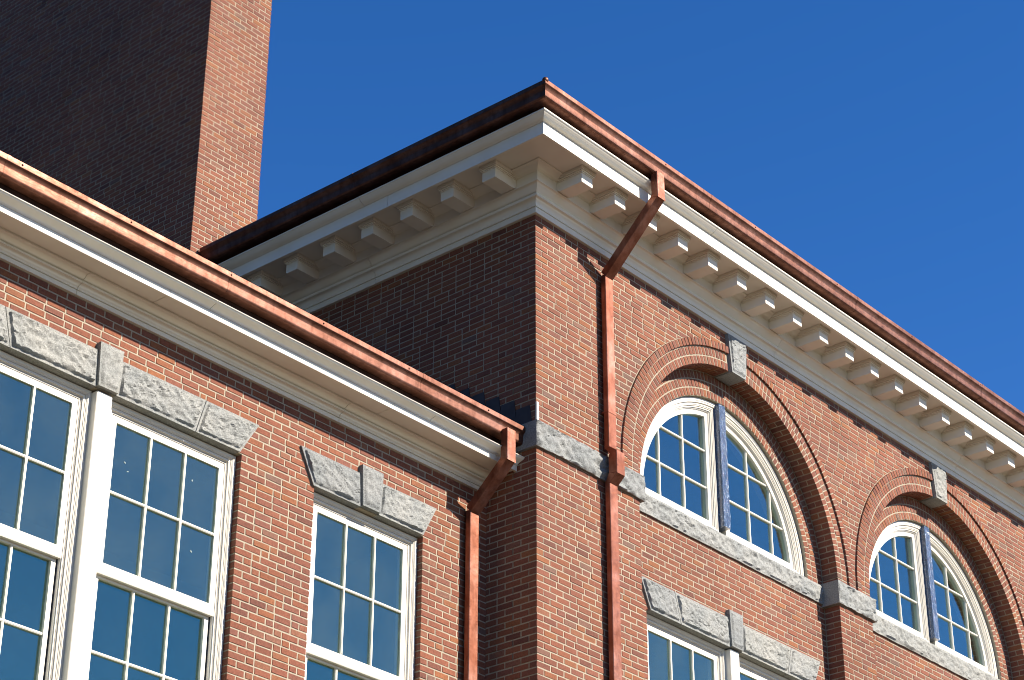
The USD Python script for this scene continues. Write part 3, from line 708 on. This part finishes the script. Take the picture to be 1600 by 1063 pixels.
# ------------------------------------------------------------------ gutters
def seam(profile, path_pt, w=.03): pass
pg = thing('copper_gutter', 'copper gutter around the eaves of the corner block, mitred at the corner', 'gutter')
pgp = [(.65, .706), (.74, .700), (.775, .702), (.798, .709), (.811, .722), (.815, .736), (.817, .780), (.819, .788), (.826, .806), (.836, .822), (.844, .830), (.850, .836), (.852, .842), (.852, .886), (.847, .891), (.835, .891), (.832, .880), (.65, .870)]
obj('trough', sweep(pgp, pav_path), 'copper', pg, smooth=28)
def grow(p, d):
    c = Polygon(p).buffer(d, join_style=2); return list(c.exterior.coords)[:-1]
for x in (2.05, 5.05, 8.05, 11.0):
    obj('lap_joint', sweep(grow(pgp, .0022), lambda e, x=x: [(x + .035, -e), (x, -e)]), 'copper', pg, smooth=28)
for y in (1.9,):
    obj('lap_joint', sweep(grow(pgp, .0022), lambda e, y=y: [(-e, y), (-e, y + .035)]), 'copper', pg, smooth=28)
kb = MB(); kb.mesh(trimesh.creation.icosphere(2, .034).apply_transform(trimesh.transformations.scale_matrix(1)).apply_translation((-.832, -.832, .888)))
obj('corner_knob', kb.m, 'copper', pg, smooth=True)
wg = thing('copper_gutter', 'straight copper gutter along the lower left wing, above its white fascia', 'gutter')
wgp = [(.395, -2.670), (.470, -2.672), (.488, -2.668), (.498, -2.656), (.502, -2.642), (.503, -2.584), (.505, -2.576), (.511, -2.562), (.520, -2.550), (.528, -2.544), (.534, -2.540), (.536, -2.534), (.536, -2.490), (.531, -2.485), (.518, -2.485), (.515, -2.496), (.395, -2.502)]
def wgut_path(e): return [(-.035, S - e), (XW0, S - e)]
obj('trough', sweep(wgp, wgut_path), 'copper', wg, smooth=28)
for x in (-1.55, -4.05, -6.5):
    obj('lap_joint', sweep(grow(wgp, .0022), lambda e, x=x: [(x + .035, S - e), (x, S - e)]), 'copper', wg, smooth=28)
for x in (-.6, -1.75, -2.9, -4.05, -5.2, -6.35):
    rv = trimesh.creation.icosphere(1, .009).apply_translation((x, S - .537, -2.515)); obj('rivet', rv, 'copper', wg, smooth=True)
for x in (1.2, 2.9, 4.6, 6.3, 8.0, 9.7):
    rv = trimesh.creation.icosphere(1, .009).apply_translation((x, -.853, .862)); obj('rivet', rv, 'copper', pg, smooth=True)

# ------------------------------------------------------------------ downspouts
def downspout(x0, x1, wall, e_out, z_out0, z_out1, z_elb, jog, label):
    d = thing('copper_downspout', label, 'downspout')
    Y = lambda e: wall - e
    dep = .088; e1, e0 = .100, .036
    obj('outlet', MB().hull_x([(Y(e_out), z_out1), (Y(e_out - dep), z_out1), (Y(e_out - dep), z_out0), (Y(e_out), z_out0 - .0)], x0, x1).m, 'copper_pipe', d)
    obj('offset', MB().hull_x([(Y(e_out + .003), z_out0 + .012), (Y(e_out - dep), z_out0 + .045), (Y(e0), z_elb + .075), (Y(e1 + .002), z_elb)], x0 + .0015, x1 - .0015).m, 'copper_pipe', d)
    obj('collar', MB().hull_x([(Y(e_out + .004), z_out0 + .03), (Y(e_out - dep - .004), z_out0 + .05), (Y(e_out - dep - .004), z_out0 + .015), (Y(e_out + .004), z_out0 - .006)], x0 - .003, x1 + .003).m, 'copper_pipe', d)
    def shaft(zt, zb): obj('shaft', MB().hull_x([(Y(e1), zt), (Y(e0), zt), (Y(e0), zb), (Y(e1), zb)], x0, x1).m, 'copper_pipe', d)
    def band(z, h=.022): obj('strap', MB().hull_x([(Y(e1 + .004), z + h / 2), (Y(.002), z + h / 2), (Y(.002), z - h / 2), (Y(e1 + .004), z - h / 2)], x0 - .004, x1 + .004, .002).m, 'copper_pipe', d)
    top = z_elb + .03
    if jog:
        jt, jb = jog
        shaft(top, jt + .01)
        J1 = .098
        obj('jog', MB().hull_x([(Y(e1 + .004), jt + .035), (Y(e1 + J1), jt - .035), (Y(.085 + .04), jt - .075), (Y(e0), jt + .03)], x0 - .003, x1 + .003)
            .hull_x([(Y(e1 + J1), jt - .035), (Y(.088), jt - .06), (Y(.088), jb + .05), (Y(e1 + J1), jb + .03)], x0 - .002, x1 + .002)
            .hull_x([(Y(e1 + J1), jb + .03), (Y(.088), jb + .055), (Y(e0), jb - .055), (Y(e1 + .003), jb - .06)], x0 - .003, x1 + .003).m, 'copper_pipe', d)
        shaft(jb - .03, -13.6); band(-1.95); band(-4.9)
    else:
        shaft(top, -13.6); band(-6.2)
    return d
downspout(1.056, 1.187, 0.0, .835, .395, .725, -.325, (-2.395, -2.715), 'copper downspout on the corner block, kinked around the granite belt stone')
downspout(-.36, -.230, S, .575, -2.965, -2.62, -3.40, None, 'shorter copper downspout in the inside corner at the end of the wing')

flush_bricks()

# ------------------------------------------------------------------ unseen trees added left of the frame to darken the shaded walls
mat('bark', {'g': ('geometry', {}), 'n': ('noise_texture', {'scale': 6.0, 'detail': 5.0}), 'r': ('rgb_ramp', {'ramp': [(.3, (.05, .036, .026)), (.7, (.11, .085, .065))]}), 'p': ('principled_bsdf', {'roughness': .95})},
    [('g.position', 'n.vector'), ('n.fac', 'r.fac'), ('r.color', 'p.base_color')], 'p.BSDF')
mat('foliage', {'g': ('geometry', {}), 'r': ('rgb_ramp', {'ramp': [(0, (.010, .016, .006)), (.6, (.020, .027, .010)), (1, (.034, .038, .014))]}), 'd': ('diffuse_bsdf', {}), 't': ('translucent_bsdf', {}), 'm': ('mix_closure', {'fac': .25})},
    [('g.random_per_island', 'r.fac'), ('r.color', 'd.color'), ('r.color', 't.color'), ('d.BSDF', 'm.closure1'), ('t.BSDF', 'm.closure2')], 'm.closure')
def tree(x, y, h, seed, label):
    rg = np.random.default_rng(seed)
    t = thing('tree', label, 'tree')
    mb = MB()
    def limb(p, q, r0, r1):
        p, q = np.array(p), np.array(q); d = (q - p) / np.linalg.norm(q - p); a = np.cross(d, [.3, .9, .1]); a /= np.linalg.norm(a); b = np.cross(d, a)
        an = np.linspace(0, 2 * np.pi, 9)[:-1]; c = np.outer(np.cos(an), a) + np.outer(np.sin(an), b)
        mb.add(np.vstack([p + r0 * c, q + r1 * c]), [f for i in range(8) for f in ((i, (i + 1) % 8, 8 + (i + 1) % 8), (i, 8 + (i + 1) % 8, 8 + i))])
    g0 = -13.9
    limb((x, y, g0), (x + .3, y, g0 + h * .35), .55, .38); limb((x + .3, y, g0 + h * .34), (x, y + .4, g0 + h * .8), .38, .10)
    cl = []
    for k in range(46):
        zz = rg.uniform(.16, .95); rad = h * .27 * math.sin(math.pi * min(1, (zz - .06) / .94) ** .8) ** .7
        an = rg.uniform(0, 2 * np.pi); rr_ = rad * rg.uniform(.35, 1.0)
        c = np.array([x + rr_ * math.cos(an), y + rr_ * math.sin(an), g0 + h * zz]); cl.append((c, h * rg.uniform(.055, .10)))
        if k % 2 == 0: limb((x + .1, y + .2, g0 + h * max(.15, zz - .14)), c, .12, .03)
    obj('trunk', mb.m, 'bark', t, smooth=50)
    N = 300; vs, fs = [], []
    for c, r in cl:
        p = rg.normal(0, 1, (N, 3)); p /= np.linalg.norm(p, axis=1, keepdims=True); p = c + p * r * rg.uniform(.45, 1.12, (N, 1)) ** .6 * [1, 1, .8]
        u = rg.normal(0, 1, (N, 3)); u /= np.linalg.norm(u, axis=1, keepdims=True); w_ = np.cross(u, rg.normal(0, 1, (N, 3))); w_ /= np.linalg.norm(w_, axis=1, keepdims=True)
        s_ = rg.uniform(.26, .58, (N, 1)); vs.append(np.stack([p - u * s_, p + w_ * s_ * .6, p + u * s_, p - w_ * s_ * .6], 1).reshape(-1, 3))
    v = np.vstack(vs); n = len(v) // 4; i = np.arange(n) * 4
    obj('crown', (v, np.vstack([np.stack([i, i + 1, i + 2], 1), np.stack([i, i + 2, i + 3], 1)])), 'foliage', t)
for k, (x, y, h) in enumerate([(-21.5, 2.0, 30), (-24, 13, 33), (-20, 24, 29), (-31, -6, 31), (-12, 36, 30), (-19.5, -5, 27)]):
    tree(x, y, h, 200 + k, ['tall dark leafy tree added out of view opposite the chimney', 'added unseen tallest dark tree of the row left of the building', 'dark tree added out of view at the rear of the row left of the building', 'dark tree added out of view nearest the front left corner of the lot', 'dark tree added out of view behind the wing', 'dark tree added out of view closest to the wing windows'][k])
